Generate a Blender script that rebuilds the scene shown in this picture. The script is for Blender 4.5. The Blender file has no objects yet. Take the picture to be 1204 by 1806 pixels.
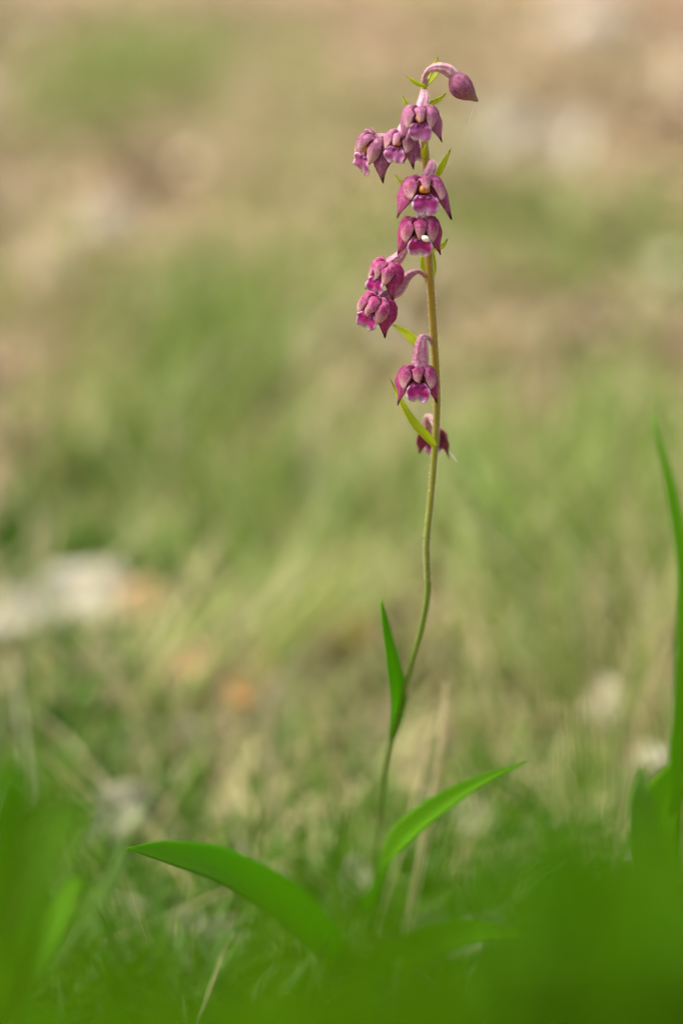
import bpy, math, random
import numpy as np
from mathutils import Vector, Matrix

random.seed(7)
rng = np.random.default_rng(7)
C = bpy.context.scene.collection
sc = bpy.context.scene
R = math.radians

# ---------------------------------------------------------------- camera, sky, sun, exposure
CAM_H, TILT, LENS, FOCUS = 0.286, 12.0, 119.0, 0.700
cam = bpy.data.cameras.new('camera')
cam.sensor_fit = 'VERTICAL'; cam.sensor_height = 36.0; cam.sensor_width = 24.0
cam.lens = LENS; cam.clip_start = 0.02; cam.clip_end = 1000
cam.dof.use_dof = True; cam.dof.focus_distance = FOCUS; cam.dof.aperture_fstop = 6.5
cam_o = bpy.data.objects.new('camera', cam); C.objects.link(cam_o)
cam_o.location = (0, 0, CAM_H); cam_o.rotation_euler = (R(90 - TILT), 0, 0)
sc.camera = cam_o

SUN_EL, SUN_AZ = 62.0, -85.0           # azimuth from +Y (view direction), clockwise: high, from the left
w = bpy.data.worlds.new('World'); sc.world = w; w.use_nodes = True
nt = w.node_tree; bg = nt.nodes['Background']
sky = nt.nodes.new('ShaderNodeTexSky'); sky.sky_type = 'NISHITA'; sky.sun_disc = False
sky.sun_elevation = R(SUN_EL); sky.sun_rotation = R(SUN_AZ)
sky.air_density = 0.45; sky.dust_density = 8.0; sky.ozone_density = 0.0
nt.links.new(sky.outputs[0], bg.inputs[0]); bg.inputs[1].default_value = 0.15
sl = bpy.data.lights.new('sun', 'SUN'); sl.energy = 1.5; sl.angle = R(60); sl.color = (1.0, 0.93, 0.80)
so = bpy.data.objects.new('sun', sl); C.objects.link(so)
d = Vector((math.sin(R(SUN_AZ)) * math.cos(R(SUN_EL)), math.cos(R(SUN_AZ)) * math.cos(R(SUN_EL)), math.sin(R(SUN_EL))))
so.rotation_euler = d.to_track_quat('Z', 'Y').to_euler()
sc.view_settings.view_transform = 'Standard'; sc.view_settings.look = 'None'
sc.view_settings.exposure = 1.1; sc.view_settings.gamma = 1.0; sc.view_settings.use_curve_mapping = False
sc.render.engine = 'CYCLES'; sc.cycles.use_denoising = True
sc.cycles.max_bounces = 8; sc.cycles.transparent_max_bounces = 8

# ---------------------------------------------------------------- measuring: photograph pixel -> place in the meadow
_f = np.array([0, math.cos(R(TILT)), -math.sin(R(TILT))]); _u = np.array([0, math.sin(R(TILT)), math.cos(R(TILT))])
PY = 0.70                                # the orchid's vertical plane, metres in front of the camera
def ray(px, py):
    k = 36.0 / LENS / 1806.0
    return _f + np.array([1.0, 0, 0]) * (px - 602) * k - _u * (py - 903) * k
def on(px, py, dy=0.0):                  # point on the upright plane Y = PY + dy
    r = ray(px, py); return np.array([0, 0, CAM_H]) + r * ((PY + dy) / r[1])
def gnd(px, py, z=0.0):                  # point on the ground
    r = ray(px, py); return np.array([0, 0, CAM_H]) + r * ((z - CAM_H) / r[2])

# ---------------------------------------------------------------- materials
class NB:
    def __init__(s, name):
        s.m = bpy.data.materials.new(name); s.m.use_nodes = True; s.t = s.m.node_tree
        s.t.nodes.clear(); s.out = s.n('ShaderNodeOutputMaterial')
    def n(s, t, **k):
        x = s.t.nodes.new(t)
        for a, v in k.items(): setattr(x, a, v)
        return x
    def l(s, a, b): s.t.links.new(a, b)
    def set(s, sock, v):
        if hasattr(v, 'is_linked') or isinstance(v, bpy.types.NodeSocket): s.l(v, sock)
        else: sock.default_value = v
    def uv(s):
        tc = s.n('ShaderNodeTexCoord'); sp = s.n('ShaderNodeSeparateXYZ'); s.l(tc.outputs['UV'], sp.inputs[0])
        return tc.outputs['UV'], sp.outputs[0], sp.outputs[1]
    def obj(s): return s.n('ShaderNodeTexCoord').outputs['Object']
    def noise(s, vec, scale, detail=3, rough=.55):
        x = s.n('ShaderNodeTexNoise'); s.l(vec, x.inputs['Vector']); x.inputs['Scale'].default_value = scale
        x.inputs['Detail'].default_value = detail; x.inputs['Roughness'].default_value = rough
        return x.outputs['Fac']
    def map(s, vec, sc):
        x = s.n('ShaderNodeMapping'); s.l(vec, x.inputs[0]); x.inputs['Scale'].default_value = sc; return x.outputs[0]
    def rng(s, v, a, b, c=0., d=1.):
        x = s.n('ShaderNodeMapRange'); x.interpolation_type = 'SMOOTHSTEP'; s.l(v, x.inputs[0])
        for i, q in enumerate((a, b, c, d)): x.inputs[i + 1].default_value = q
        return x.outputs[0]
    def math(s, op, a, b=0.):
        x = s.n('ShaderNodeMath', operation=op); s.set(x.inputs[0], a); s.set(x.inputs[1], b); return x.outputs[0]
    def mix(s, f, a, b, blend='MIX'):
        x = s.n('ShaderNodeMix', data_type='RGBA', blend_type=blend)
        s.set(x.inputs[0], f)
        for i, v in ((6, a), (7, b)):
            s.set(x.inputs[i], v if not isinstance(v, tuple) else (*v, 1) if len(v) == 3 else v)
        return x.outputs[2]
    def surface(s, col, rough=.5, trans=0., tcol=None, spec=.4, sheen=0., bump=None, bstr=.3, bdist=.0005):
        p = s.n('ShaderNodeBsdfPrincipled')
        s.set(p.inputs['Base Color'], col if not isinstance(col, tuple) else (*col, 1)); p.inputs['Roughness'].default_value = rough
        p.inputs['Specular IOR Level'].default_value = spec
        if sheen: p.inputs['Sheen Weight'].default_value = sheen; p.inputs['Sheen Roughness'].default_value = .4
        if bump is not None:
            b = s.n('ShaderNodeBump'); b.inputs['Strength'].default_value = bstr; b.inputs['Distance'].default_value = bdist
            s.l(bump, b.inputs['Height']); s.l(b.outputs[0], p.inputs['Normal'])
        o = p.outputs[0]
        if trans:
            t = s.n('ShaderNodeBsdfTranslucent'); c = tcol if tcol is not None else col
            s.set(t.inputs[0], c if not isinstance(c, tuple) else (*c, 1))
            x = s.n('ShaderNodeMixShader'); x.inputs[0].default_value = trans
            s.l(o, x.inputs[1]); s.l(t.outputs[0], x.inputs[2]); o = x.outputs[0]
        s.l(o, s.out.inputs[0]); return s.m

def mat_tepal(name, pale, tip, dusty, palecol=(.66, .44, .34)):
    b = NB(name); uv, u, v = b.uv()
    oc = b.n('ShaderNodeObjectInfo').outputs['Color']; o = b.obj()
    vein = b.noise(b.map(uv, (1.8, 17, 1)), 1.0, 3)
    col = b.mix(b.rng(vein, .35, .7), b.mix(1.0, oc, (.60, .42, .52), 'MULTIPLY'), oc)
    mott = b.noise(o, 900, 4)
    col = b.mix(b.math('MULTIPLY', b.rng(mott, .42, .68), dusty), col, (.68, .30, .52))
    mar = b.math('ABSOLUTE', b.math('SUBTRACT', v, .5))
    pm = b.math('ADD', b.rng(u, .42, .98), b.math('MULTIPLY', b.rng(mar, .4, .5), .4))
    pm = b.math('MULTIPLY', b.math('MINIMUM', pm, 1.), pale)
    col = b.mix(pm, col, palecol)
    fz = b.noise(o, 3200, 2)
    col = b.mix(b.math('MULTIPLY', b.rng(fz, .5, .68), .26), col, (.80, .50, .66))
    col = b.mix(b.math('MULTIPLY', b.rng(fz, .48, .34), .35), col, b.mix(1.0, oc, (.35, .2, .3), 'MULTIPLY'))
    sp = b.rng(b.noise(o, 1400, 1), .72, .75)
    col = b.mix(b.math('MULTIPLY', sp, .55), col, (.10, .035, .05))
    col = b.mix(b.math('MULTIPLY', b.rng(u, .84, .95), tip), col, (.085, .03, .012))
    return b.surface(col, .55, .5, spec=.3, sheen=.1, bump=vein, bstr=.5, bdist=.0002)

def mat_lip():
    b = NB('orchid_lip'); uv, u, v = b.uv(); o = b.obj()
    mar = b.math('MULTIPLY', b.math('ABSOLUTE', b.math('SUBTRACT', v, .5)), 2.)
    e = b.math('MAXIMUM', b.rng(mar, .66, 1.05), b.rng(u, .58, 1.0))
    e = b.math('ADD', e, b.math('MULTIPLY', b.math('SUBTRACT', b.noise(o, 700, 3), .5), .7))
    oc = b.n('ShaderNodeObjectInfo').outputs['Color']
    oc = b.mix(1.0, oc, (.74, .5, .76), 'MULTIPLY')
    col = b.mix(b.rng(e, .22, .66), oc, (.50, .20, .44)); col = b.mix(b.rng(e, .7, 1.0), col, (.76, .64, .72))
    col = b.mix(b.rng(u, .32, .02), col, (.16, .012, .055))
    return b.surface(col, .4, .25, spec=.4, bump=b.noise(o, 900, 3), bstr=.6, bdist=.0002)

def mat_flat(name, c1, c2, scale, rough=.5, trans=0., spec=.4, sheen=0., st=(1, 1, 1), bstr=.4, bdist=.0003):
    b = NB(name); o = b.map(b.obj(), st); f = b.noise(o, scale, 4)
    return b.surface(b.mix(b.rng(f, .3, .7), c1, c2), rough, trans, spec=spec, sheen=sheen, bump=f, bstr=bstr, bdist=bdist)

def mat_leaf(name, c1, c2, tcol, trans=.3, tip=0., rough=.42):
    b = NB(name); uv, u, v = b.uv()
    vein = b.noise(b.map(uv, (.5, 26, 1)), 1., 2); big = b.noise(b.obj(), 60, 3)
    col = b.mix(b.rng(vein, .35, .65), c1, c2)
    col = b.mix(b.math('MULTIPLY', b.rng(big, .4, .7), .45), col, c2)
    mid = b.rng(b.math('ABSOLUTE', b.math('SUBTRACT', v, .5)), .035, 0.)
    col = b.mix(b.math('MULTIPLY', mid, .45), col, tuple(min(1, q * 1.7) for q in c2))
    if tip: col = b.mix(b.math('MULTIPLY', b.rng(u, .86, .96), tip), col, (.05, .022, .01))
    return b.surface(col, rough, trans, tcol=tcol, spec=.2, bump=vein, bstr=.5, bdist=.0003)

def mat_attr(name, rough=.6, trans=.3, gain=1.):
    b = NB(name); a = b.n('ShaderNodeAttribute', attribute_name='tint')
    f = b.noise(b.obj(), 240, 3)
    col = b.mix(b.rng(f, .25, .75), b.mix(1., a.outputs['Color'], (.72, .72, .72), 'MULTIPLY'), a.outputs['Color'])
    return b.surface(col, rough, trans, spec=.3 if gain == 1. else gain)

M = {}
M['sepal_out'] = mat_tepal('sepal_outside', .12, 1., .2)
M['sepal_in'] = mat_tepal('sepal_inside', .1, 1., .05)
M['petal_out'] = mat_tepal('petal_outside', .95, .2, .7, (.86, .62, .58))
M['petal_in'] = mat_tepal('petal_inside', .8, .2, .4, (.80, .52, .58))
M['lip'] = mat_lip()
M['cup'] = mat_flat('lip_cup', (.16, .02, .05), (.30, .07, .07), 600, .35, .15)
M['anther'] = mat_flat('anther_cap', (.42, .13, .025), (.66, .32, .06), 1300, .4, .1)
M['ovary'] = NB('ovary_skin')
def _ov():
    b = M['ovary']; uv, u, v = b.uv(); o = b.obj()
    oc = b.n('ShaderNodeObjectInfo').outputs['Color']
    rib = b.n('ShaderNodeTexWave', wave_type='BANDS', bands_direction='Y'); b.l(uv, rib.inputs[0]); rib.inputs['Scale'].default_value = 1.9
    rib.inputs['Distortion'].default_value = .6
    col = b.mix(rib.outputs['Fac'], oc, b.mix(.4, oc, (.56, .38, .38)))
    col = b.mix(b.math('MULTIPLY', b.rng(b.noise(o, 1500, 3), .45, .65), .5), col, (.64, .50, .54))
    M['ovary'] = b.surface(col, .6, .1, spec=.25, sheen=.5, bump=rib.outputs['Fac'], bstr=.5, bdist=.0003)
_ov()
def _stem():
    b = NB('stem_skin'); uv, u, v = b.uv(); o = b.obj()
    col = b.mix(b.rng(u, .36, .74), (.13, .25, .02), (.37, .25, .018))
    col = b.mix(b.math('MULTIPLY', b.rng(b.noise(b.map(o, (1, 1, .12)), 1500, 3), .5, .7), .4), col, (.40, .34, .07))
    col = b.mix(b.rng(u, .9, 1.), col, (.42, .45, .08))
    return b.surface(col, .5, .06, spec=.25, sheen=.15, bump=b.noise(o, 1600, 2), bstr=.4, bdist=.0002)
M['stem'] = _stem()
M['hair'] = mat_flat('plant_hair', (.70, .62, .52), (.82, .76, .68), 300, .5, .4)
M['bract'] = mat_leaf('bract_green', (.40, .47, .02), (.52, .58, .04), (.62, .74, .04), .5, 1.)
M['leaf'] = mat_leaf('orchid_leaf', (.09, .27, .001), (.12, .33, .002), (.21, .52, .001), .5, rough=.65)
M['leaf_dark'] = mat_leaf('broad_leaf_green', (.045, .14, .001), (.065, .17, .001), (.11, .32, .001), .42, rough=.75)
M['leaf_lime'] = mat_leaf('lime_leaf', (.07, .20, .0005), (.10, .24, .001), (.17, .42, .0005), .5, rough=.8)
M['leaf_pale'] = mat_leaf('pale_leaf', (.09, .25, .03), (.14, .31, .05), (.18, .42, .03), .4, rough=.7)
M['blade'] = mat_attr('grass_blade', .5, .35)
M['straw'] = mat_attr('dry_straw', .6, .25)
M['litter'] = mat_attr('dead_leaf', .7, .15)
M['stone'] = mat_flat('limestone', (.42, .38, .30), (.62, .58, .50), 90, .8)
M['pale_leaf_dry'] = mat_flat('bleached_dead_leaf', (.36, .35, .26), (.56, .54, .44), 160, .6, .2)
M['tan_leaf_dry'] = mat_flat('tan_dead_leaf', (.42, .25, .10), (.60, .42, .22), 160, .65, .2)
M['orange_leaf_dry'] = mat_flat('orange_dead_leaf', (.42, .17, .05), (.55, .28, .10), 160, .65, .2)
M['wax'] = mat_flat('ivory_wax', (.78, .76, .60), (.86, .84, .70), 900, .35, .1)
M['silk'] = mat_flat('silk', (.8, .8, .76), (.85, .85, .82), 900, .3, .3)

# ---------------------------------------------------------------- mesh helpers
WM = {}                                   # world matrices of the parents
def link(o, parent, wm=None):
    C.objects.link(o)
    if parent: o.parent = parent
def empty(name, loc, parent=None, rot=None):
    o = bpy.data.objects.new(name, None); o.empty_display_size = .005
    m = Matrix.Translation(Vector(loc))
    if rot is not None: m = m @ rot.to_4x4()
    WM[o.name] = m; link(o, parent)
    o.matrix_basis = (WM[parent.name].inverted() @ m) if parent else m
    return o
def tag(o, label, cat, group=None):
    o['label'] = label; o['category'] = cat
    if group: o['group'] = group
    return o
def mesh(name, V, F, mats, parent=None, uv=None, world=True, smooth=True, color=None, solid=0., loc=None, subdiv=0):
    V = np.asarray(V, float)
    if world:
        mw = WM[parent.name] if parent else Matrix.Translation(Vector(loc if loc is not None else (0, 0, 0)))
        mi = np.array(mw.inverted()); V = V @ mi[:3, :3].T + mi[:3, 3]
    me = bpy.data.meshes.new(name)
    me.from_pydata(V.tolist(), [], [tuple(int(i) for i in f) for f in F]); me.update()
    if uv is not None:
        l = me.uv_layers.new(name='uv'); vi = np.zeros(len(me.loops), int); me.loops.foreach_get('vertex_index', vi)
        l.data.foreach_set('uv', np.asarray(uv, float)[vi].ravel())
    if smooth: me.polygons.foreach_set('use_smooth', [True] * len(me.polygons))
    mats = mats if isinstance(mats, (list, tuple)) else [mats]
    for m in mats: me.materials.append(m)
    o = bpy.data.objects.new(name, me); link(o, parent)
    if loc is not None and not parent: o.location = Vector(loc)
    WM[o.name] = (WM[parent.name] if parent else Matrix.Translation(Vector(loc if loc is not None else (0, 0, 0))))
    if color: o.color = (*color, 1)
    if solid:
        s = o.modifiers.new('thickness', 'SOLIDIFY'); s.thickness = solid; s.offset = 0
        if len(mats) > 1: s.material_offset = 1; s.material_offset_rim = 0
    if subdiv:
        s = o.modifiers.new('smooth', 'SUBSURF'); s.levels = subdiv; s.render_levels = subdiv
    return o
def spline(P, t):                         # Catmull-Rom through P at parameters t in 0..1
    P = np.asarray(P, float); n = len(P) - 1
    Q = np.vstack([2 * P[0] - P[1], P, 2 * P[-1] - P[-2]])
    x = np.clip(np.asarray(t) * n, 0, n - 1e-9); i = x.astype(int); f = (x - i)[:, None]
    a, b, c, e = Q[i], Q[i + 1], Q[i + 2], Q[i + 3]
    return .5 * (2 * b + (c - a) * f + (2 * a - 5 * b + 4 * c - e) * f**2 + (3 * b - a - 3 * c + e) * f**3)
def unit(a): return a / np.maximum(np.linalg.norm(a, axis=-1, keepdims=True), 1e-12)
def frames(Cn, hint):
    T = unit(np.gradient(Cn, axis=0)); H = np.broadcast_to(np.asarray(hint, float), T.shape)
    S = unit(np.cross(T, H)); N = np.cross(S, T); return T, S, N
def interp(pairs, t):
    a = np.asarray(pairs, float); k = len(a)
    return np.interp(t, a[:, 0], a[:, 1])
def sheet(P, width, hint, cup=.25, fold=0., nu=12, nv=7, ruffle=0., seed=0, notch=0., curl=0., wave=0.):
    """a blade: spine P, full-width profile [(u, w)], normal hint, cup = how far the margins rise"""
    rr = np.random.default_rng(seed)
    t = np.linspace(0, 1, nu); v = np.linspace(-1, 1, nv)
    prof = np.interp(t, *np.asarray(width, float).T) * .5
    k = np.array([.25, .5, .25])
    p2 = prof.copy(); p2[1:-1] = np.convolve(prof, k, 'same')[1:-1]; prof = p2
    Cn = spline(P, t); T, S, N = frames(Cn, hint)
    ph = rr.uniform(0, 6.28, 4)
    V = np.zeros((nu, nv, 3)); UV = np.zeros((nu, nv, 2))
    for j, q in enumerate(v):
        tt = t * (1 - notch * math.exp(-(q / .28) ** 2)) if notch else t
        c = spline(P, tt) if notch else Cn
        off = cup * prof * q * q + fold * prof * abs(q)
        off = off + curl * prof * np.sign(q) * q * q
        if ruffle: off = off + ruffle * abs(q) ** 1.5 * np.sin(t * 17 + ph[0] + (3 if q > 0 else 0)) + ruffle * t**2 * np.sin(q * 7 + ph[1])
        if wave: off = off + wave * np.sin(t * 9 + ph[2]) * q
        V[:, j] = c + S * (prof * q)[:, None] + N * off[:, None]
        UV[:, j, 0] = t; UV[:, j, 1] = q * .5 + .5
    F = [(i * nv + j, i * nv + j + 1, (i + 1) * nv + j + 1, (i + 1) * nv + j) for i in range(nu - 1) for j in range(nv - 1)]
    return V.reshape(-1, 3), F, UV.reshape(-1, 2)
def tube(P, rad, n=40, k=12, ribs=0, ribamp=0.):
    t = np.linspace(0, 1, n); Cn = spline(P, t)
    T = unit(np.gradient(Cn, axis=0)); h = np.array([.13, -1, .07])
    S = unit(np.cross(T, np.broadcast_to(h, T.shape))); N = np.cross(S, T)
    r = np.interp(t, *np.asarray(rad, float).T)
    a = np.linspace(0, 2 * math.pi, k, endpoint=False); m = 1 + ribamp * np.cos(a * ribs) if ribs else np.ones(k)
    V = Cn[:, None] + r[:, None, None] * m[None, :, None] * (S[:, None] * np.cos(a)[None, :, None] + N[:, None] * np.sin(a)[None, :, None])
    UV = np.stack(np.broadcast_arrays(t[:, None], (a / 6.2832)[None, :]), -1)
    F = [(i * k + j, i * k + (j + 1) % k, (i + 1) * k + (j + 1) % k, (i + 1) * k + j) for i in range(n - 1) for j in range(k)]
    V = np.vstack([V.reshape(-1, 3), Cn[:1], Cn[-1:]]); UV = np.vstack([UV.reshape(-1, 2), [[0, .5]], [[1, .5]]])
    F += [(n * k, (j + 1) % k, j) for j in range(k)] + [(n * k + 1, (n - 1) * k + j, (n - 1) * k + (j + 1) % k) for j in range(k)]
    return V, F, UV
def hairs_on(P, rad, count, length, wid, seed=1, t0=0., t1=1.):
    g = np.random.default_rng(seed); t = g.uniform(t0, t1, count); Cn = spline(P, t)
    e = 1e-3; T = unit(spline(P, np.minimum(t + e, 1)) - spline(P, np.maximum(t - e, 0)))
    a = g.uniform(0, 6.283, count); S = unit(np.cross(T, np.broadcast_to([.13, -1, .07], T.shape))); N = np.cross(S, T)
    d_ = S * np.cos(a)[:, None] + N * np.sin(a)[:, None]; r = np.interp(t, *np.asarray(rad, float).T)
    b = Cn + d_ * (r * .95)[:, None]; L = length * g.uniform(.4, 1.2, count)
    q = np.cross(T, d_); tip = b + (d_ + T * g.uniform(-.5, .5, count)[:, None] + q * g.uniform(-.4, .4, count)[:, None]) * L[:, None]
    s = T * wid
    V = np.stack([b - s, b + s, tip], 1).reshape(-1, 3); F = np.arange(count * 3).reshape(-1, 3)
    return V, F
def ball(c, rx, ry, rz, n=10, k=14):
    V, F = [], []
    for i in range(n + 1):
        th = math.pi * i / n
        for j in range(k):
            a = 2 * math.pi * j / k
            V.append((c[0] + rx * math.sin(th) * math.cos(a), c[1] + ry * math.sin(th) * math.sin(a), c[2] + rz * math.cos(th)))
    for i in range(n):
        for j in range(k): F.append((i * k + j, (i + 1) * k + j, (i + 1) * k + (j + 1) % k, i * k + (j + 1) % k))
    return V, F

# ---------------------------------------------------------------- ground
def height(x, y):
    return .006 * np.sin(x * 23 + 1) * np.sin(y * 17) + .004 * np.sin(x * 61 + y * 47) - .004
def build_ground():
    xs = np.concatenate([-np.geomspace(400, 1.2, 22), np.linspace(-1.1, 1.1, 90), np.geomspace(1.2, 400, 22)])
    ys = np.concatenate([-np.geomspace(400, .3, 16), np.linspace(-.2, 4.5, 170), np.geomspace(4.7, 600, 26)])
    X, Y = np.meshgrid(xs, ys); near = np.exp(-((np.hypot(X, Y) / 8) ** 2))
    Z = height(X, Y) * near + .004 * near * rng.standard_normal(X.shape)
    V = np.stack([X, Y, Z], -1).reshape(-1, 3); nx = len(xs)
    F = [(i * nx + j, i * nx + j + 1, (i + 1) * nx + j + 1, (i + 1) * nx + j) for i in range(len(ys) - 1) for j in range(nx - 1)]
    b = NB('forest_soil'); o = b.obj()
    a = b.noise(o, 3.2, 5); c = b.noise(o, 60, 5, .7); e = b.noise(o, 9, 4)
    col = b.mix(b.rng(c, .3, .7), (.17, .115, .068), (.29, .205, .13))
    col = b.mix(b.math('MULTIPLY', b.rng(a, .48, .62), .7), col, (.22, .26, .07))
    col = b.mix(b.math('MULTIPLY', b.rng(e, .55, .7), .5), col, (.36, .265, .18))
    m = b.surface(col, .9, spec=.15, bump=c, bstr=.8, bdist=.006)
    o = mesh('ground', V, F, m); o['kind'] = 'structure'
build_ground()

# ---------------------------------------------------------------- stuff on the ground: grass, straw, litter
def set_tint(o, cols, per):
    a = o.data.attributes.new('tint', 'FLOAT_COLOR', 'POINT')
    c = np.repeat(np.hstack([cols, np.ones((len(cols), 1))]), per, 0)
    a.data.foreach_set('color', c.astype(np.float32).ravel())
def raw(name, V, F4, mat, cols, per):
    me = bpy.data.meshes.new(name); nv, nf = len(V), len(F4); s = F4.shape[1]
    me.vertices.add(nv); me.vertices.foreach_set('co', V.astype(np.float32).ravel())
    me.loops.add(nf * s); me.loops.foreach_set('vertex_index', F4.astype(np.int32).ravel())
    me.polygons.add(nf); me.polygons.foreach_set('loop_start', np.arange(0, nf * s, s, dtype=np.int32))
    me.update(calc_edges=True); me.validate()
    me.polygons.foreach_set('use_smooth', [True] * len(me.polygons))
    me.materials.append(mat); o = bpy.data.objects.new(name, me); C.objects.link(o); set_tint(o, cols, per)
    o['kind'] = 'stuff'; return o
def blades(name, base, length, wid, az, lean, curve, cols, mat, seg=5, twist=None):
    """base N×3, lean = start angle from upright, curve = extra bend along the blade (radians)"""
    n = len(base); s = np.linspace(0, 1, seg + 1)
    th = lean[:, None] + curve[:, None] * s[None, :] ** 1.3
    ds = length[:, None] / seg
    h = np.cumsum(np.sin(th) * ds, 1) - np.sin(th[:, :1]) * ds; z = np.cumsum(np.cos(th) * ds, 1) - np.cos(th[:, :1]) * ds
    D = np.stack([np.cos(az), np.sin(az), 0 * az], -1); tw = rng.uniform(-1.2, 1.2, n) if twist is None else twist
    Sd = np.stack([-np.sin(az + tw), np.cos(az + tw), 0 * az], -1)
    Cn = base[:, None] + D[:, None] * h[..., None]; Cn[..., 2] += z
    Cn[..., 2] = np.maximum(Cn[..., 2], height(Cn[..., 0], Cn[..., 1]) + .002)
    ww = wid[:, None] * .5 * np.clip(np.minimum(1, (1 - s) * 1.7) ** .8, .04, 1)[None]
    V = np.stack([Cn - Sd[:, None] * ww[..., None], Cn + Sd[:, None] * ww[..., None]], 2)
    per = (seg + 1) * 2; b = (np.arange(n) * per)[:, None, None]
    q = np.arange(seg)[None, :, None] * 2
    F = (b + q + np.array([0, 1, 3, 2])[None, None]).reshape(-1, 4)
    return raw(name, V.reshape(-1, 3), F, mat, cols, per)
GREENS = np.array([(.18, .29, .03), (.23, .33, .06), (.15, .26, .02), (.28, .36, .10), (.19, .32, .08)])
DEEP = np.array([(.05, .15, .001), (.08, .20, .002), (.11, .24, .01), (.035, .09, .001)])
STRAW = np.array([(.60, .50, .31), (.66, .57, .38), (.50, .40, .24), (.55, .49, .27), (.70, .64, .48)])
OLIVE = np.array([(.46, .43, .18), (.54, .49, .23), (.38, .38, .14), (.58, .50, .27)])
def pick(pal, n, jit=.18):
    return np.clip(pal[rng.integers(0, len(pal), n)] * rng.uniform(1 - jit, 1 + jit, (n, 1)), 0, 1)
def clump(name, spots, pal, mat, L, W, lean, curve, label, jit=.2, az=None):
    """spots: (x, y, spread_x, spread_y, count, length scale)"""
    B, LS = [], []
    for (x, y, sx, sy, n, ls) in spots:
        p = np.zeros((n, 3)); p[:, 0] = x + rng.normal(0, sx, n); p[:, 1] = y + rng.normal(0, sy, n)
        B.append(p); LS.append(np.full(n, ls))
    B = np.vstack(B); LS = np.concatenate(LS)
    keep = B[:, 1] > .32; B = B[keep]; LS = LS[keep]; n = len(B)
    B[:, 2] = height(B[:, 0], B[:, 1]) - .002
    o = blades(name, B, rng.uniform(*L, n) * LS, rng.uniform(*W, n), rng.uniform(0, 6.283, n) if az is None else rng.normal(az, .35, n), rng.uniform(*lean, n),
               rng.uniform(*curve, n), pick(pal, n, jit), mat)
    o['label'] = label; o['category'] = 'grass'; return o
def g(px, py, rx, n, ls=1., ry=None):     # a patch of turf at a place measured in the photograph; rx in metres
    p = gnd(px, py); return (p[0], p[1], rx, ry or rx * 1.5, n, ls)

# background tufts of fresh grass
clump('grass', [
    g(290, 130, .09, 420, 1.3, .3), g(180, 200, .06, 200, 1.3, .2), g(640, 330, .07, 90, 1.1, .2), g(360, 740, .016, 200, 1.4, .03), g(350, 640, .02, 60, 1.2),
    g(220, 890, .015, 110, 1., .02), g(960, 470, .09, 300, 1.0, .10), g(1190, 480, .10, 240, 1.0), g(520, 560, .04, 60),
    g(1120, 900, .03, 160, 1.2), g(1080, 1180, .025, 260, 1.25), g(1160, 1040, .025, 180, 1.2), g(560, 1000, .03, 120, 1.0), g(470, 960, .04, 100),
    g(880, 920, .05, 160, .8), g(700, 980, .05, 120, .7), g(460, 1160, .008, 50, 1.0), g(60, 560, .05, 80), g(800, 700, .08, 90, .8), g(20, 320, .12, 140)],
    GREENS, M['blade'], (.035, .09), (.0015, .0032), (.0, .5), (.1, 1.2), 'soft green meadow grass in tufts behind the orchid', .4)
clump('dark_grass', [
    g(20, 1010, .025, 700, .9), g(400, 1110, .022, 500, .7), g(100, 1190, .02, 300, .6), g(20, 1060, .03, 400, .7), g(340, 1150, .02, 300, .6), g(200, 1130, .03, 200, .4), g(300, 1050, .012, 160, .8), g(90, 1150, .03, 240, .5), g(480, 1200, .02, 120, .5), g(250, 1180, .03, 120, .5),
    g(40, 1340, .018, 360, .7), g(120, 1440, .02, 300, .6), g(560, 1330, .03, 260, .6), g(380, 1420, .03, 260, .6), g(720, 1250, .02, 160, .6), g(900, 1330, .03, 240, .6), g(1000, 1450, .03, 300, .7), g(250, 1300, .02, 160, .6), g(60, 1620, .02, 600, .7), g(300, 1740, .03, 700, .6), g(560, 1780, .03, 600, .6),
    g(830, 1760, .03, 500, .6), g(420, 1680, .02, 200, .5), g(650, 1460, .015, 60, .5), g(180, 1790, .03, 700, .7), g(700, 1640, .02, 120, .5), g(900, 1620, .02, 200, .6)],
    DEEP, M['blade'], (.02, .06), (.0015, .004), (.1, .9), (.2, 1.4), 'deep green low grass and moss around the foot of the orchid')
# straw: dry, mostly lying; olive: half dry
clump('dry_grass', [(0, 1.2, .26, .22, 5000, .8), (0, 1.9, .5, .35, 3600, 1.2), (0, 3.2, .8, .6, 2600, 1.6), (0, .97, .12, .09, 2400, .7), (.08, 1.05, .06, .1, 900, .8), (.02, .85, .08, .05, 1500, .6)],
    STRAW, M['straw'], (.02, .07), (.0005, .0013), (.9, 1.6), (.0, .7), 'pale dry grass stalks lying matted over the meadow floor')
clump('faded_grass', [(0, 1.15, .3, .22, 2200, .7), (0, 1.8, .5, .35, 900, 1.), (0, 3.0, .8, .6, 900, 1.2), (.0, .97, .12, .09, 3600, .7)],
    OLIVE, M['straw'], (.02, .07), (.0008, .002), (.4, 1.4), (.2, 1.2), 'olive half faded grass spread over the meadow floor')
far = [(float(rng.uniform(-6, 6)), float(rng.uniform(4.5, 14)), .3, .3, 60, 2.) for _ in range(90)]
clump('thin_grass', [(0, 1.05, .12, .10, 420, .8), (.05, 1.35, .2, .15, 200, 1.), (-.05, 1.8, .3, .25, 120, 1.3), (0, 2.6, .5, .4, 240, 1.6), (.11, 1.05, .03, .08, 260, 1.2)],
    np.vstack([GREENS, OLIVE, STRAW, np.array([(.42, .48, .16), (.50, .52, .24)])]), M['blade'], (.05, .11), (.0008, .002), (.0, .6), (.1, 1.1), 'thin upright grass blades scattered between the tufts')
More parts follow.
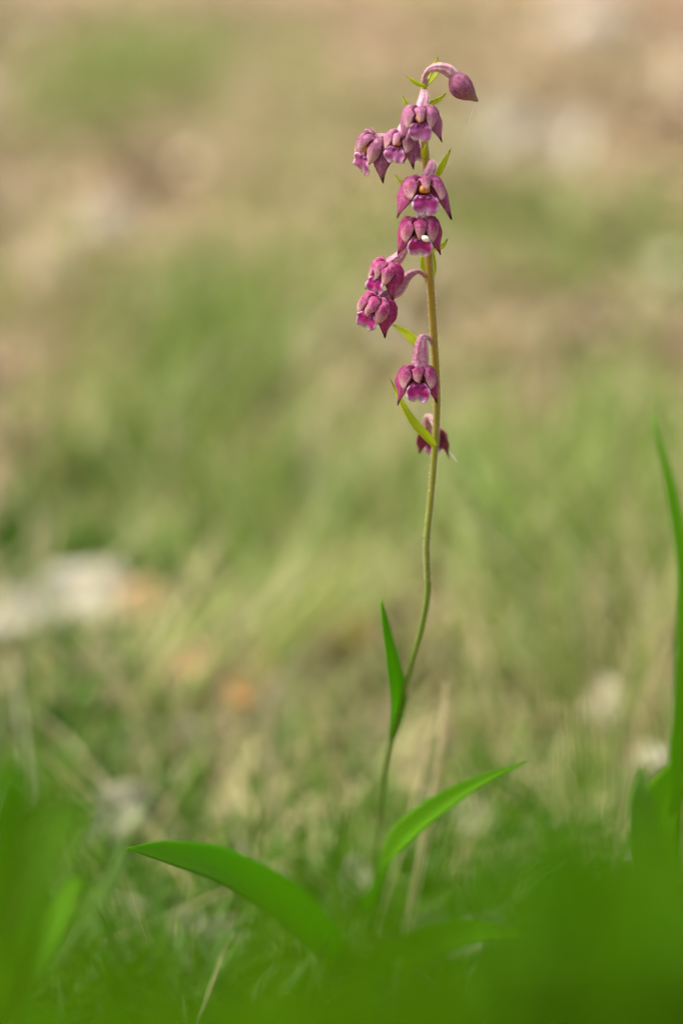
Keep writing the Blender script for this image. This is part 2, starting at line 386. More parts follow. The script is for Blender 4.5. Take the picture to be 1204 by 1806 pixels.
clump('leaning_grass', [g(420, 1200, .008, 60, 1.), g(330, 1230, .02, 90, .9), g(60, 760, .06, 40, 1.2), g(160, 640, .05, 30, 1.2), g(960, 1200, .02, 90, 1.2), g(1020, 1080, .03, 120, 1.2), g(880, 240, .2, 120, 1.6), g(560, 880, .04, 90, 1.)],
    np.array([(.40, .46, .14), (.30, .40, .08), (.58, .54, .30), (.24, .36, .05)]), M['blade'], (.05, .10), (.0012, .0026), (.45, .8), (.0, .5), 'bright grass blades all swept to one side behind the orchid', az=.1)
clump('far_grass', far, np.vstack([GREENS, OLIVE]), M['blade'], (.04, .1), (.004, .009), (.0, .6), (.1, 1.2), 'far tufts of grass at the back of the clearing')

def litter(n, xr, yr, size, pal, name, label):
    c = np.zeros((n, 3)); c[:, 0] = rng.uniform(-1, 1, n) * xr; c[:, 1] = rng.uniform(*yr, n)
    c[:, 0] *= np.clip(c[:, 1] / yr[1] * 1.2, .25, 1)
    c[:, 2] = height(c[:, 0], c[:, 1]) + rng.uniform(.003, .012, n)
    s = rng.uniform(*size, n); el = rng.uniform(.4, .8, n); az = rng.uniform(0, 6.28, n); tx, ty = rng.normal(0, .35, n), rng.normal(0, .35, n)
    cu = rng.uniform(-.5, .7, n)
    u = np.linspace(-1, 1, 5); v = np.linspace(-1, 1, 3); U, Vv = np.meshgrid(u, v, indexing='ij'); U = U.ravel(); Vv = Vv.ravel()
    prof = np.sqrt(np.clip(1 - U * U, 0, 1)) * .95 + .04
    lx = s[:, None] * U[None]; ly = s[:, None] * el[:, None] * (Vv * prof)[None]; lz = s[:, None] * (cu[:, None] * (U**2)[None] + .3 * cu[:, None] * (Vv**2)[None])
    x = lx * np.cos(az)[:, None] - ly * np.sin(az)[:, None]; y = lx * np.sin(az)[:, None] + ly * np.cos(az)[:, None]
    z = np.abs(lz) + x * tx[:, None] + y * ty[:, None]
    V = c[:, None] + np.stack([x, y, z], -1)
    V[..., 2] = np.maximum(V[..., 2], height(V[..., 0], V[..., 1]) + .001)
    f = np.array([(i * 3 + j, i * 3 + j + 1, (i + 1) * 3 + j + 1, (i + 1) * 3 + j) for i in range(4) for j in range(2)])
    F = (np.arange(n)[:, None, None] * 15 + f[None]).reshape(-1, 4)
    o = raw(name, V.reshape(-1, 3), F, M['litter'], pick(pal, n, .3), 15); o['label'] = label; o['category'] = 'leaf litter'; return o
BROWN = np.array([(.29, .20, .13), (.22, .14, .085), (.36, .26, .18), (.15, .10, .06), (.50, .39, .27), (.32, .22, .16)])
litter(2600, .32, (1.0, 1.9), (.004, .012), BROWN, 'leaf_litter', 'brown dead leaves and bark flakes covering the soil')
litter(3200, 1.0, (1.8, 5.0), (.008, .024), BROWN, 'far_leaf_litter', 'brown dead leaves carpeting the floor far behind the orchid')

litter(60, .22, (.95, 1.6), (.005, .010), np.array([(.72, .66, .52), (.66, .56, .42), (.76, .72, .62)]), 'pale_leaf_litter', 'bleached scraps of dead leaf scattered between the tufts')
litter(110, .8, (1.7, 4.5), (.010, .024), np.array([(.74, .66, .50), (.70, .54, .38), (.78, .74, .62)]), 'far_pale_leaf_litter', 'bleached dead leaves scattered far behind the orchid')

# ---------------------------------------------------------------- single fallen leaves and stones that stand out
def fallen_leaf(px, py, L, W, az, mat, label, tilt=.2, lift=.006, group=None, face=-.9):
    p = gnd(px, py, .006); dx, dy = math.cos(az), math.sin(az)
    z0 = float(height(p[0], p[1])) + lift
    P = [(p[0] - dx * L / 2, p[1] - dy * L / 2, z0), (p[0] - dx * L * .15, p[1] - dy * L * .15, z0 + tilt * L * .3),
         (p[0] + dx * L * .2, p[1] + dy * L * .2, z0 + tilt * L * .45), (p[0] + dx * L / 2, p[1] + dy * L / 2, z0 + tilt * L * .2)]
    sd = int(abs(px * 7 + py))
    V, F, uv = sheet(P, [(0, W * .1), (.15, W * .6), (.4, W), (.7, W * .8), (.9, W * .4), (1, W * .05)], (0, face, 1), .35, nu=11, nv=7, ruffle=W * .06, seed=sd)
    e = empty('fallen_leaf', P[0]); mesh('blade', V, F, mat, e, uv, solid=.0003)
    V, F, uv = tube([P[0], (P[0][0] - dx * L * .2, P[0][1] - dy * L * .2, z0 - .001)], [(0, .0005), (1, .0004)], 4, 6)
    mesh('stalk', V, F, mat, e, uv)
    return tag(e, label, 'leaf', group or 'dead leaves lying on the ground')
M['faded_leaf_dry'] = mat_flat('faded_dead_leaf', (.15, .17, .085), (.30, .31, .20), 220, .7, .2)
FL = M['faded_leaf_dry']
PL, TL, OL = M['pale_leaf_dry'], M['tan_leaf_dry'], M['orange_leaf_dry']
fallen_leaf(150, 1085, .046, .030, .1, PL, 'large bleached dead leaf lying flat in dark grass with a tan neighbour', .3, .016)
fallen_leaf(250, 1090, .024, .018, -.3, TL, 'tan dead leaf touching the large bleached leaf in dark grass', .4, .016)
fallen_leaf(35, 1150, .022, .018, .4, PL, 'small bleached dead leaf at the edge of dark grass', .5, .014)
fallen_leaf(160, 1020, .018, .009, .1, PL, 'narrow bleached leaf behind the large bleached leaf', .3)
fallen_leaf(320, 1110, .014, .012, .8, PL, 'greyish bleached leaf beside a dark green tuft', .4)
fallen_leaf(610, 1160, 0.0208, 0.0160, .4, OL, 'orange dead leaf on straw behind the upright orchid leaf', .4, .014)
fallen_leaf(430, 1270, 0.0144, 0.0112, .9, OL, 'small rusty orange leaf fallen on straw left of the stem', .4, .014)
fallen_leaf(455, 1200, 0.0192, 0.0144, .1, OL, 'curled orange brown leaf above a small rusty one', .4, .014)
fallen_leaf(345, 1225, 0.0208, 0.0128, .5, TL, 'tan leaf lying among matted straw', .4, .014)
fallen_leaf(480, 1330, 0.015, 0.007, .1, FL, 'tiny white dry leaf catching light among straw', .4)
fallen_leaf(215, 1470, 0.024, 0.016, .7, FL, 'white dry leaf standing behind the tip of the long low orchid leaf', 1.0)
fallen_leaf(200, 1610, 0.030, 0.014, -.3, FL, 'bleached leaf lying under the tip of the long low orchid leaf', .5)
fallen_leaf(330, 1650, 0.018, 0.015, .3, FL, 'broad pale leaf half hidden below the long low orchid leaf', .8)
fallen_leaf(395, 1670, 0.019, 0.015, 1.3, FL, 'upright pale leaf below the middle of the long low orchid leaf', 1.0)
fallen_leaf(640, 1610, 0.017, 0.010, 1.2, FL, 'pale leaf beside the foot of the orchid stem', .8)
fallen_leaf(760, 1690, 0.015, 0.009, .2, FL, 'pale leaf beneath the low right orchid leaf', .6)
fallen_leaf(845, 1710, 0.021, 0.011, .4, FL, 'pale wide leaf under the tip of the low right orchid leaf', .6)
fallen_leaf(840, 1470, 0.021, 0.010, .2, FL, 'pale leaf on dry grass behind the right arching orchid leaf', .4)
fallen_leaf(1000, 270, .06, .035, 1.4, PL, 'big bleached dead leaf far behind the flower spike', 1.2)
fallen_leaf(885, 255, .05, .04, .4, PL, 'round pale dead leaf far behind the flower spike', 1.2)
fallen_leaf(190, 420, .06, .035, .3, PL, 'bleached leaf far back in the clearing beside green grass', .5)
fallen_leaf(870, 610, .03, .022, .5, TL, 'yellowish tan dead leaf behind the stem', .8)
fallen_leaf(1180, 940, .022, .015, .4, PL, 'pale leaf beside the tall grass blade', .8)
def stone(px, py, s, label):
    p = gnd(px, py); z = float(height(p[0], p[1]))
    V, F = ball((0, 0, 0), s, s * .8, s * .55, 9, 12); V = np.array(V)
    n = 1 + .18 * np.sin(V[:, 0] / s * 3 + px) * np.cos(V[:, 1] / s * 4) + .1 * np.sin(V[:, 2] / s * 7 + py)
    V = V * n[:, None] + np.array([p[0], p[1], z + s * .3])
    return tag(mesh('stone', V, F, M['stone'], loc=(p[0], p[1], z)), label, 'stone', 'stones on the ground')
stone(70, 470, .02, 'pale limestone lump far behind by faded grass')
stone(1030, 60, .05, 'grey limestone block at the back of the clearing')
stone(380, 985, .008, 'small grey stone on the litter behind dark grass')

# ---------------------------------------------------------------- the orchid
base = on(632, 1690, .09); base[2] = 0.0
plant = empty('orchid_plant', base)
tag(plant, 'tall dark red helleborine orchid with nodding magenta flowers on a thin stem', 'orchid')
SP = [on(628, 1700, .092), on(642, 1645, .084), on(655, 1580, .072), on(666, 1480, .056), on(679, 1360, .037), on(693, 1295, .028), on(709, 1230, .019),
      on(727, 1165, .012), on(745, 1100, .007), on(754, 1040, .003), on(752, 960, .001), on(761, 860, 0), on(767, 780, 0), on(770, 700, 0), on(765, 600, 0),
      on(760, 520, 0), on(755, 450, .001), on(754, 400, .0035), on(751, 290, .0035), on(746, 235, .0035), on(745, 180, .003), on(749, 150, .001), on(752, 136, .001)]
SR = [(0, .00075), (.3, .00062), (.45, .00064), (.6, .00076), (.8, .00086), (.88, .0007), (1, .00035)]
V, F, uv = tube(SP, SR, 160, 14); mesh('stem', V, F, M['stem'], plant, uv)
V, F = hairs_on(SP, SR, 9000, .00042, .000022, 3, .42, 1.); mesh('stem_hair', V, F, M['hair'], plant, smooth=False)['kind'] = 'stuff'

def leaf_part(pts, prof, hint, mat, name='leaf', cup=.15, fold=.25, nu=26, nv=9, solid=.00035, parent=None, wave=0., curl=0., ruffle=0.):
    P = [on(*p) for p in pts]; V, F, uv = sheet(P, prof, hint, cup, fold, nu, nv, wave=wave, seed=int(pts[0][0]), curl=curl, ruffle=ruffle)
    return mesh(name, V, F, mat, parent or plant, uv, solid=solid)
mm = .001
def prof(w, a=.3): return [(0, w * .55 * mm), (a * .5, w * .85 * mm), (a, w * mm), (.55, w * .88 * mm), (.75, w * .55 * mm), (.9, w * .25 * mm), (1, .05 * mm)]
# foliage leaves
leaf_part([(690, 1300, .029), (699, 1230, .018), (690, 1165, .014), (680, 1110, .012), (672, 1058, .012)], [(0, 2.0 * mm), (.12, 3.6 * mm), (.3, 3.9 * mm), (.5, 3.2 * mm), (.62, 2.3 * mm), (.8, 1.6 * mm), (1, .3 * mm)], (.45, -1, .2), M['leaf'], cup=.3)
leaf_part([(652, 1605, .076), (670, 1555, .05), (705, 1492, .03), (770, 1430, .018), (850, 1378, .012), (930, 1343, .012)], [(0, 4 * mm), (.15, 7.5 * mm), (.35, 9 * mm), (.6, 6 * mm), (.8, 2.6 * mm), (1, .2 * mm)], (-.35, -.85, .8), M['leaf'], cup=.2)
leaf_part([(632, 1712, .088), (590, 1678, .074), (508, 1600, .045), (405, 1537, .015), (305, 1508, -.012), (225, 1496, -.03)], [(0, 5 * mm), (.15, 8.5 * mm), (.4, 10.5 * mm), (.65, 9 * mm), (.85, 5 * mm), (1, .2 * mm)], (0, -1, .55), M['leaf'], cup=.12, fold=.12)
leaf_part([(632, 1728, .085), (685, 1704, .068), (760, 1668, .045), (840, 1648, .022), (940, 1652, .0)], [(0, 5 * mm), (.2, 8 * mm), (.45, 9.5 * mm), (.7, 7 * mm), (1, .3 * mm)], (0, -1, .6), M['leaf'], cup=.12, fold=.15)

# bracts (small leaves under the flowers)
def bract(pts, w, hint=(0, -1, .5), nm='bract'):
    return leaf_part(pts, prof(w), hint, M['bract'], nm, .35, .2, 14, 7, .00025)
bract([(750, 152, 0), (738, 149, -.002), (726, 142, -.003), (716, 134, -.003)], .9, (.3, -1, .3))
bract([(752, 148, .001), (757, 132, .002), (764, 116, .002), (773, 100, .002)], 1.0, (-.5, -1, .2))
bract([(753, 150, .003), (766, 135, .004), (775, 118, .005), (781, 108, .005)], .8, (-.5, -1, .2))
bract([(757, 184, .003), (766, 180, .002), (776, 174, .001), (786, 164, 0)], 1.1, (.1, -1, .5))
bract([(724, 196, .004), (718, 186, .004), (714, 179, .004), (710, 169, .004)], .8, (.6, -1, .2))
bract([(770, 312, .004), (778, 298, .003), (786, 282, .002), (794, 263, .001)], 1.5, (-.7, -1, .3))
bract([(722, 338, .004), (712, 327, .004), (704, 318, .005), (697, 309, .006)], 1.0, (.6, -1, .3))
bract([(754, 445, .003), (768, 440, .001), (780, 435, .001), (789, 421, .001)], 1.6, (0, -.8, 1))
bract([(728, 250, .004), (732, 258, .001), (733, 266, .001), (729, 274, .001)], 1.2, (0, -1, .3))
bract([(745, 280, .002), (746, 272, .0005), (749, 264, 0), (752, 250, 0)], 1.0, (.3, -1, .3))
bract([(752, 615, .003), (732, 604, .003), (712, 586, .004), (692, 572, .004)], 2.2, (.4, -1, .6))
bract([(767, 788, -.001), (752, 772, -.0035), (728, 746, -.005), (708, 712, -.004), (688, 668, -.001)], 2.1, (.5, -1, .5))
bract([(751, 440, .002), (747, 462, .001), (748, 478, .001), (751, 500, .001)], 1.5, (-.2, -1, .1))
bract([(760, 440, .003), (764, 462, .003), (765, 480, .003), (762, 496, .003)], 1.0, (.4, -1, .1))

# flower: local frame x right, -y out of the mouth, z up; millimetres
def flower(center, yaw, pitch, roll, s, col, ovary, orad, jit=0, closed=0., dors=1., lats=1., anth=1., hood=0.):
    rot = Matrix.Rotation(R(yaw), 3, 'Z') @ Matrix.Rotation(R(pitch), 3, 'X') @ Matrix.Rotation(R(roll), 3, 'Y')
    cpos = np.array(center); fl = empty('flower', cpos, plant, rot)
    rr = random.Random(jit); J = lambda a=.25: rr.uniform(-a, a)
    k = s * 1.06 * mm; c = closed
    def part(name, P, wd, hint, mats, cup, nu=13, nv=9, solid=.00022, **kw):
        P = np.array([(x, -y, z) for x, y, z in P]) * k
        V, F, uv = sheet(P, [(u, q * k) for u, q in wd], (hint[0], -hint[1], hint[2]), cup, nu=nu, nv=nv, seed=jit * 31 + len(name), **kw)
        # the narrow top
        return mesh(name, V, F, mats, fl, uv, world=False, color=col, solid=solid)
    SO, SI, PO, PI_ = M['sepal_out'], M['sepal_in'], M['petal_out'], M['petal_in']
    # dorsal sepal, the hood
    part('sepal', [(0, -1.3, 2.2), (J(.1), .1, 3.2), (J(.15), 1.7, 2.9 - hood), (J(.25), 2.5 - .2 * hood, 1.6 - 1.2 * hood - c * .6), (J(.35), 2.7 - .5 * hood, .5 - 1.5 * hood - c)],
         [(0, 1.6), (.25, 2.7), (.48, 3.0 * dors), (.68, 2.2 * dors), (.85, 1.1), (1, .2)], (0, .6, 1), (PO, PI_), -.2, fold=-.3, wave=.10 * k)
    for q in (-1, 1):
        j1, j2 = J(), J()
        # petals beside the hood
        part('petal', [(q * .7, -1.2, 2.0), (q * 1.9, .0, 2.7), (q * (2.9 - .5 * c), 1.1, 1.9), (q * (3.1 - .8 * c) + j1, 1.8, .2), (q * (2.8 - .8 * c) + j1, 2.3, -1.2 + j2)],
             [(0, 1.3), (.3, 2.6), (.52, 3.0), (.72, 2.3), (.88, 1.2), (1, .2)], (q * .6, .95, .35), (PO, PI_), -.1, fold=-.3, wave=.16 * k)
        j1, j2 = J(.5), J(.6)
        # lateral sepals, long and pointed
        part('sepal', [(q * .9, -1.5, 1.5), (q * 2.7, -1.0, 1.5), (q * (3.7 - .7 * c), .0, 0), (q * (4.1 - .9 * c) + j1 * .6, .9, -2.0), (q * (4.8 - 1.0 * c) * lats + j1, 1.3 + j2 * .5, -4.7 + j2)],
             [(0, 1.8), (.22, 3.6), (.5, 4.4), (.68, 3.2), (.82, 1.6), (.92, .6), (1, .12)], (q * .7, .8, .1), (SO, SI), -.1, fold=-.3, nu=16, wave=.12 * k)
    # lip: cup behind, frilled front lobe
    Vb, Fb = [], []
    nn, kk = 7, 16
    for i in range(nn):
        th = i / (nn - 1) * 1.75
        for j in range(kk):
            a = 2 * math.pi * j / kk; rr_ = 1.75 * math.sin(th) + .05
            Vb.append((rr_ * math.cos(a), -(.6 + rr_ * math.sin(a) * .85 + .5 * math.cos(th) * -1), -.9 - 1.3 * math.cos(th) + .4))
    for i in range(nn - 1):
        for j in range(kk): Fb.append((i * kk + j, i * kk + (j + 1) % kk, (i + 1) * kk + (j + 1) % kk, (i + 1) * kk + j))
    mesh('lip_cup', np.array(Vb) * k, Fb, M['cup'], fl, world=False, solid=.0002)
    part('lip', [(0, .8, -.1), (0, 1.7, -.5), (0, 2.2, -1.4), (J(.1), 2.4, -2.7), (J(.2), 2.2, -4.1)],
         [(0, 1.6), (.2, 2.8), (.42, 4.8), (.62, 5.4), (.8, 4.9), (.92, 3.8), (1, 2.2)], (0, 1, .25), M['lip'], .16, nu=18, nv=15, ruffle=.28 * k, notch=.13)
    for q in (-1, 1):                      # two frilled bosses at the root of the lip
        Vb, Fb = ball((q * .7, -1.95, -.75), .6, .5, .5, 8, 10); Vb = np.array(Vb)
        Vb += .14 * np.sin(Vb[:, [1, 2, 0]] * 9 + jit)
        mesh('lip_boss', Vb * k, Fb, M['lip_boss'], fl, world=False, color=col)
    Vb, Fb = ball((0, -1.2 * anth, 1.0), 1.1, .3 + .7 * anth, .95); Vb = np.array(Vb); Vb[:, 2] -= .25 * np.abs(Vb[:, 0])
    mesh('anther_cap', Vb * k, Fb, M['anther'], fl, world=False)
    Vb, Fb = ball((0, .35, .75), 2.3, .6, 2.0); mesh('throat', np.array(Vb) * k, Fb, M['cup'], fl, world=False)
    Vb, Fb = ball((0, -.6, .25), .8, .6, .45); mesh('stigma', np.array(Vb) * k, Fb, M['stigma'], fl, world=False)
    # ovary and its stalk, ending behind the perianth
    end = np.array(fl_world(fl, (0, 1.2 * k, 1.9 * k)))
    P = [np.array(p) for p in ovary] + [end]
    V, F, uv = tube(P, [(a, b * mm) for a, b in orad], 40, 18, 6, .06)
    mesh('ovary', V, F, M['ovary'], fl, uv, color=tuple(.55 * a + .45 * b for a, b in zip(col, (.30, .17, .18))))
    V, F = hairs_on(P, [(a, b * mm) for a, b in orad], 1500, .00035, .00002, jit + 5, .1, 1.)
    mesh('ovary_hair', V, F, M['hair'], fl, smooth=False)['kind'] = 'stuff'
    return fl
def fl_world(fl, p):
    v = WM[fl.name] @ Vector(p); return (v.x, v.y, v.z)
M['lip_boss'] = mat_flat('lip_boss', (.20, .02, .16), (.36, .06, .28), 900, .4, .1)
M['stigma'] = mat_flat('stigma', (.34, .05, .03), (.55, .13, .05), 700, .25)

MAUVE, ROSE, MAG, DEEPM = (.58, .21, .42), (.56, .075, .31), (.56, .02, .255), (.57, .024, .26)
OR = [(0, .38), (.25, .42), (.45, .7), (.75, 1.15), (.93, 1.2), (1, .8)]
# topmost open flower, facing the camera
flower(on(741, 212, -.006), -4, 12, 0, .86, MAUVE, [on(748, 188, .003), on(749, 170, .001), on(748, 164, -.001), on(747, 176, -.003)], OR, 1, .25, .8)
flower(on(703, 255, -.003), -22, 8, 8, .80, MAUVE, [on(745, 240, .004), on(738, 215, .003), on(722, 212, .003), on(712, 226, .002)], OR, 2, .2, .85)
flower(on(655, 264, .001), -62, 16, 14, 1.04, (.42, .13, .27), [on(746, 245, .006), on(725, 225, .008), on(705, 232, .009), on(690, 246, .007)], OR, 3, .1)
flower(on(733, 262, .010), 165, 6, 0, .62, MAUVE, [on(745, 262, .006), on(742, 244, .008), on(740, 238, .010), on(738, 246, .010)], OR, 4, .6)
flower(on(747, 340, -.006), 6, 2, 0, 1.0, ROSE, [on(752, 316, .003), on(757, 294, .002), on(761, 288, 0), on(759, 300, -.002)], OR, 5, -.08, .8, hood=-.35)
flower(on(740, 411, -.007), 0, 20, 0, .93, MAG, [on(754, 400, .003), on(752, 385, .001), on(745, 379, -.001), on(742, 388, -.003)], OR, 6, .25, .85, hood=.35, anth=.2)
flower(on(676, 484, -.006), -50, 14, 12, .88, DEEPM, [on(752, 428, .002), on(735, 424, -.001), on(716, 436, -.003), on(702, 455, -.004)], OR, 7, .45, .95, hood=.4, anth=.2)
flower(on(661, 545, -.007), -44, 22, 26, .92, DEEPM, [on(750, 487, 0), on(736, 479, -.001), on(718, 488, -.002), on(700, 512, -.003)], [(0, .4), (.25, .45), (.45, .85), (.75, 1.3), (.93, 1.1), (1, .8)], 8, .4, .95, hood=.5, anth=.2)
flower(on(736, 672, -.006), 2, 8, 0, .90, DEEPM, [on(765, 612, 0), on(756, 597, -.001), on(745, 596, -.002), on(742, 615, -.003), on(740, 640, -.0035)],
       [(0, .3), (.2, .42), (.36, .75), (.55, 1.35), (.75, 1.75), (.9, 1.6), (1, .9)], 9, .1, .8, anth=.2)
flower(on(764, 775, .011), 172, 6, 0, .74, (.36, .06, .14), [on(767, 756, .001), on(760, 737, .004), on(753, 737, .006), on(754, 752, .008)], OR, 10, .5)

# bud at the top, arching over
bud = empty('flower_bud', on(800, 135, -.002), plant, Matrix.Identity(3))
BP = [on(747, 153, .001), on(748, 136, .0), on(757, 123, -.001), on(772, 119, -.002), on(788, 123, -.002), on(802, 134, -.002)]
V, F, uv = tube(BP, [(0, .45 * mm), (.35, .55 * mm), (.6, .95 * mm), (.85, 1.25 * mm), (1, 1.1 * mm)], 40, 18, 6, .06)
mesh('ovary', V, F, M['ovary'], bud, uv, color=(.38, .14, .22))
V, F = hairs_on(BP, [(0, .45 * mm), (.35, .55 * mm), (.6, .95 * mm), (.85, 1.25 * mm), (1, 1.1 * mm)], 1500, .0003, .00002, 77); mesh('ovary_hair', V, F, M['hair'], bud, smooth=False)['kind'] = 'stuff'
b0, b1 = on(797, 131, -.002), on(842, 178, -.002); ax = unit(b1 - b0); bx_ = unit(np.cross(ax, [0, 1, 0])); by_ = np.cross(bx_, ax); Lb = np.linalg.norm(b1 - b0)
for i in range(3):                         # three sepals closed round the bud
    a0 = i * 2.094 + .5; t = np.linspace(0, 1, 18); vv = np.linspace(-1, 1, 9)
    rad_ = np.interp(t, [0, .12, .3, .5, .7, .85, 1], [.5, 1.5, 2.15, 2.1, 1.45, .65, .15]) * mm
    V = np.zeros((18, 9, 3)); UV = np.zeros((18, 9, 2))
    for j, q in enumerate(vv):
        a = a0 + q * 1.12; bulge = .92 + .24 * (1 - q * q)
        V[:, j] = b0 + ax * (t * Lb)[:, None] + (bx_ * math.cos(a) + by_ * math.sin(a)) * (rad_ * bulge)[:, None] + bx_ * (-.5 * mm * np.sin(t * 3.1))[:, None]
        UV[:, j, 0] = t; UV[:, j, 1] = q * .5 + .5
    F = [(r_ * 9 + j, r_ * 9 + j + 1, (r_ + 1) * 9 + j + 1, (r_ + 1) * 9 + j) for r_ in range(17) for j in range(8)]
    mesh('sepal', V.reshape(-1, 3), F, M['bud'] if 'bud' in M else M.setdefault('bud', mat_tepal('bud_sepal', .7, 0., .5, (.50, .38, .22))), bud, UV.reshape(-1, 2), color=(.50, .17, .30), solid=.0002)

# ivory grain resting on the lip of the flower below the largest one; spider silk
p = on(750, 421, -.0115); Vb, Fb = ball((0, 0, 0), .00085, .0006, .00062)
rm = np.array(Matrix.Rotation(R(25), 3, 'Y')); mesh_o = mesh('pollen_grain', np.array(Vb) @ rm.T + p, Fb, M['wax'], loc=p)
tag(mesh_o, 'ivory oval grain stuck in the mouth of a magenta flower', 'pollen')
V, F, uv = tube([on(840, 177, -.002), on(834, 193, -.003), on(828, 208, -.003), on(822, 232, -.002)], [(0, .00003), (.3, .00006), (1, .00002)], 14, 5)
tag(mesh('spider_silk', V, F, M['silk'], loc=on(840, 177, -.002), uv=uv), 'fine white silk thread hanging from the tip of the bud', 'silk', 'silk threads on the flower spike')
V, F, uv = tube([on(790, 795, .011), on(797, 803, .010), on(801, 808, .009), on(806, 815, .009)], [(0, .00004), (.5, .0001), (1, .00003)], 10, 5)
tag(mesh('spider_silk', V, F, M['silk'], loc=on(790, 795, .011), uv=uv), 'fine white silk thread below the flower hidden behind the stem', 'silk', 'silk threads on the flower spike')

# ---------------------------------------------------------------- dry stalks near the orchid
def stalk(pts, w, label, col=0, group=None):
    P = [on(*p) for p in pts]; d0 = P[0] - P[1]
    if P[0][2] > 0 and d0[2] < -1e-4: P.insert(0, P[0] + d0 * (-(P[0][2] + .002) / d0[2]))
    V, F, uv = tube(P, [(0, w * mm), (.6, w * .8 * mm), (1, w * .3 * mm)], 24, 7)
    o = mesh('dry_stalk', V, F, M['stalk%d' % col], loc=P[0], uv=uv); return tag(o, label, 'grass stalk', group or 'dry stalks round the orchid')
M['stalk0'] = mat_flat('dry_stalk', (.48, .40, .20), (.62, .54, .32), 200, .6, .2)
M['stalk1'] = mat_flat('green_stalk', (.22, .32, .05), (.35, .40, .10), 200, .6, .2)
stalk([(708, 1672, .075), (735, 1540, .075), (760, 1410, .08), (778, 1300, .08), (786, 1205, .085)], .6, 'tall pale dry stalk crossing behind the right arching orchid leaf')
stalk([(722, 1640, .085), (748, 1500, .09), (774, 1360, .09), (792, 1230, .095)], .4, 'thin dry stalk just beside the tall pale one')
stalk([(690, 1560, .09), (735, 1400, .095), (760, 1290, .10), (782, 1225, .105)], .38, 'faint dry stalk parting from the tall pale pair')
stalk([(380, 1580, .10), (450, 1550, .105), (510, 1510, .11), (560, 1480, .115)], .32, 'short dry straw lying above the long low orchid leaf')
stalk([(420, 1575, .12), (480, 1540, .125), (545, 1500, .13)], .28, 'second dry straw parallel to the short one above the low leaf')
stalk([(336, 1735, .06), (338, 1650, .06), (335, 1570, .06)], .5, 'stiff olive stalk standing under the long low orchid leaf', 1)
stalk([(268, 1680, .08), (245, 1610, .085), (228, 1550, .09)], .35, 'leaning dry stalk under the tip of the long low leaf')
stalk([(378, 1730, .04), (392, 1690, .05), (414, 1650, .05)], .3, 'short bent straw below the low leaf')
stalk([(690, 1790, .04), (694, 1740, .04), (705, 1690, .045)], .35, 'thin straw leaning by the foot of the orchid')

# ---------------------------------------------------------------- neighbouring plants in front
def leafy(name, root, leaves, label, cat='plant', stem=None, group=None):
    e = empty(name, root)
    for pts, w, hint, mat in leaves:
        P = [on(*p) for p in pts]
        V, F, uv = sheet(P, [(0, w * .5 * mm), (.2, w * .85 * mm), (.45, w * mm), (.7, w * .75 * mm), (.88, w * .38 * mm), (1, .2 * mm)], hint, .15, .2, 22, 9, seed=abs(int(pts[0][0])))
        mesh('leaf', V, F, M[mat], e, uv, solid=.0004)
    if stem:
        V, F, uv = tube([on(*p) for p in stem], [(0, 1.3 * mm), (1, .8 * mm)], 16, 9); mesh('stem', V, F, M['stalk1'], e, uv)
    return tag(e, label, cat, group)
# tall blade and broad leaf at the right edge
r0 = on(1190, 1800, -.06); r0[2] = 0
leafy('tall_leaf_plant', r0, [
    ([(1190, 1600, -.06), (1192, 1400, -.08), (1206, 1200, -.09), (1208, 1020, -.09), (1182, 860, -.088), (1149, 735, -.085)], 3.6, (-.5, -1, .2), 'leaf'),
    ([(1190, 1640, -.06), (1165, 1520, -.07), (1172, 1420, -.075), (1235, 1310, -.08)], 12, (-.7, -1, .3), 'leaf'),
    ([(1190, 1660, -.06), (1140, 1500, -.09), (1128, 1420, -.1), (1131, 1350, -.1)], 6, (.1, -1, .2), 'leaf_pale'),
    ([(1190, 1680, -.06), (1240, 1500, -.09), (1290, 1400, -.1)], 11, (.4, -1, .3), 'leaf')],
    'tall broad leaved plant with a long arching blade rising beside the orchid', stem=[(1195, 1840, -.065), (1192, 1720, -.06), (1190, 1590, -.06)])
def bush(name, px, py, dy, n, spread, w, mats, label, seed, lean=1.0, htop=120, tilt=0):
    q = random.Random(seed); root = on(px, py + 120, dy); root[2] = 0; L = []
    zb = on(px, py + 120, dy)
    # pixel of the foot on the ground below
    for i in range(n):
        a = q.uniform(-1, 1); tipx = px + a * spread + q.uniform(-30, 30); h_ = htop * q.uniform(.5, 1.0) * (1 - .35 * abs(a))
        d1 = dy + q.uniform(-.03, .03)
        L.append(([(px + a * spread * .15, py + 190, dy), (px + a * spread * .5, py + 60, (dy + d1) / 2), (px + a * spread * .85, py - h_ * .6, d1), (tipx, py - h_ + abs(a) * 40 + tilt * a, d1)],
                  w * q.uniform(.7, 1.2), (q.uniform(-.6, .6), -1, q.uniform(.3, 1.1)), q.choice(mats)))
    return leafy(name, root, L, label, group='low leafy plants round the orchid')
bush('low_leafy_plant', 1100, 1600, -.35, 14, 230, 8, ['leaf_lime', 'leaf', 'leaf_lime'], 'bright green leafy plant massed in front at the foot of the tall bladed plant', 3, htop=170)
bush('low_leafy_plant', 1110, 1740, -.39, 14, 300, 9, ['leaf_lime', 'leaf_lime', 'leaf'], 'lime green leafy plant low in front of the bright green massed one', 5, htop=150)
bush('low_leafy_plant', 930, 1760, -.24, 7, 130, 7, ['leaf', 'leaf_lime'], 'small leafy plant with thin leaves between the orchid and the bright green massed plant', 8, htop=110)
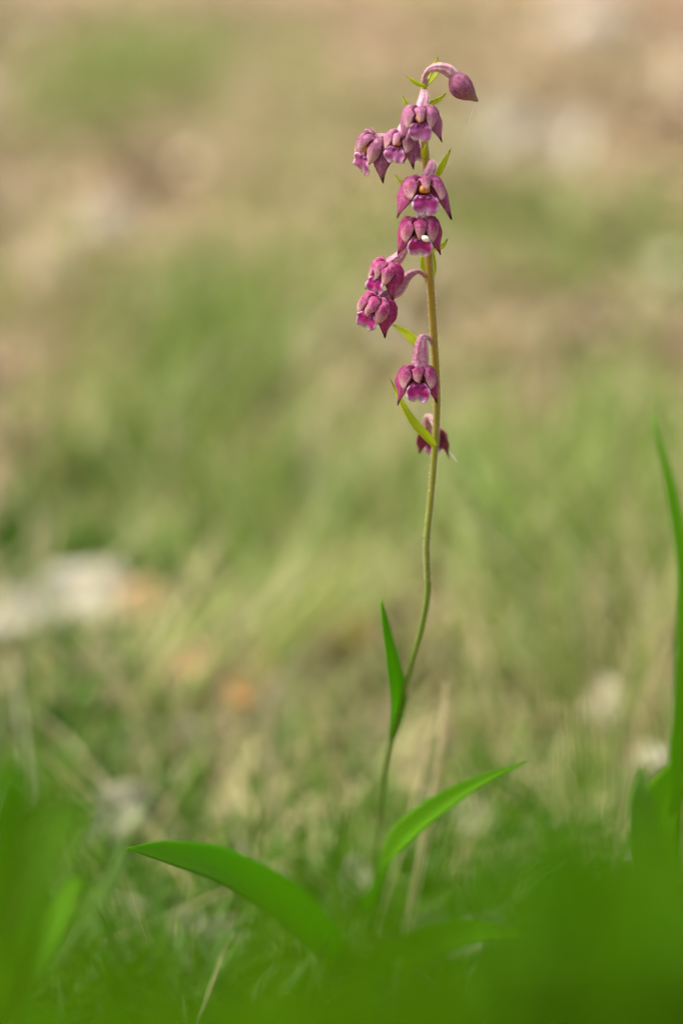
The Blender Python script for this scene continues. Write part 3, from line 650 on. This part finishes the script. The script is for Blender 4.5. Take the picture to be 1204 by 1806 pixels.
bush('low_leafy_plant', 10, 1620, -.15, 14, 150, 5, ['leaf_dark', 'leaf_dark', 'leaf'], 'dark green leafy plant with many narrow leaves beside bleached fallen leaves', 11, htop=170)
bush('low_leafy_plant', -20, 1480, -.26, 9, 190, 4.5, ['leaf', 'leaf_dark'], 'soft green narrow leaved plant rising taller beside the dark leafy plant', 13, htop=200)
bush('low_leafy_plant', 600, 1830, -.20, 9, 260, 10, ['leaf_dark', 'leaf_lime'], 'dark leafy plant low at the foot of the orchid', 17, htop=110)
bush('low_leafy_plant', 230, 1860, -.22, 9, 260, 9, ['leaf_dark', 'leaf'], 'dark leafy plant hugging the soil under the long low orchid leaf', 19, htop=110)

# grass close in front, its tips rising through the lower frame
def near_grass():
    T, B, n = [], [], 0
    for (x0, x1, y0, y1, d0, d1, k) in [(-50, 1250, 1460, 1780, .24, .40, 100), (820, 1260, 1300, 1700, .24, .40, 60), (-60, 330, 1340, 1760, .24, .40, 20), (860, 1260, 1020, 1420, .28, .42, 16), (420, 900, 1280, 1500, .26, .38, 12), (-60, 240, 1180, 1420, .26, .38, 10), (400, 900, 1420, 1760, .24, .38, 60)]:
        for _ in range(k):
            yy = rng.uniform(d0, d1); T.append(on(rng.uniform(x0, x1), rng.uniform(y0, y1), yy - PY))
    T = np.array(T); n = len(T); B = T.copy(); az = rng.uniform(0, 6.283, n); lean = rng.uniform(.0, .10, n); cv = rng.uniform(.05, .45, n)
    h = T[:, 2] * (lean + cv * .45); B[:, 0] -= np.cos(az) * h; B[:, 1] -= np.sin(az) * h; B[:, 2] = -.003
    pal = np.array([(.07, .23, .0005), (.10, .26, .001), (.05, .18, .0005), (.12, .28, .001)])
    o = blades('near_grass', B, T[:, 2] * 1.04, rng.uniform(.0025, .0045, n), az, lean, cv, pick(pal, n, .15), M['near_blade'], 8, rng.uniform(-.5, .5, n) + (np.pi / 2 - az))
    o['label'] = 'fresh green grass rising close in front of the orchid'; o['category'] = 'grass'
M['near_blade'] = mat_attr('near_grass_blade', .8, .5, .1)
near_grass()
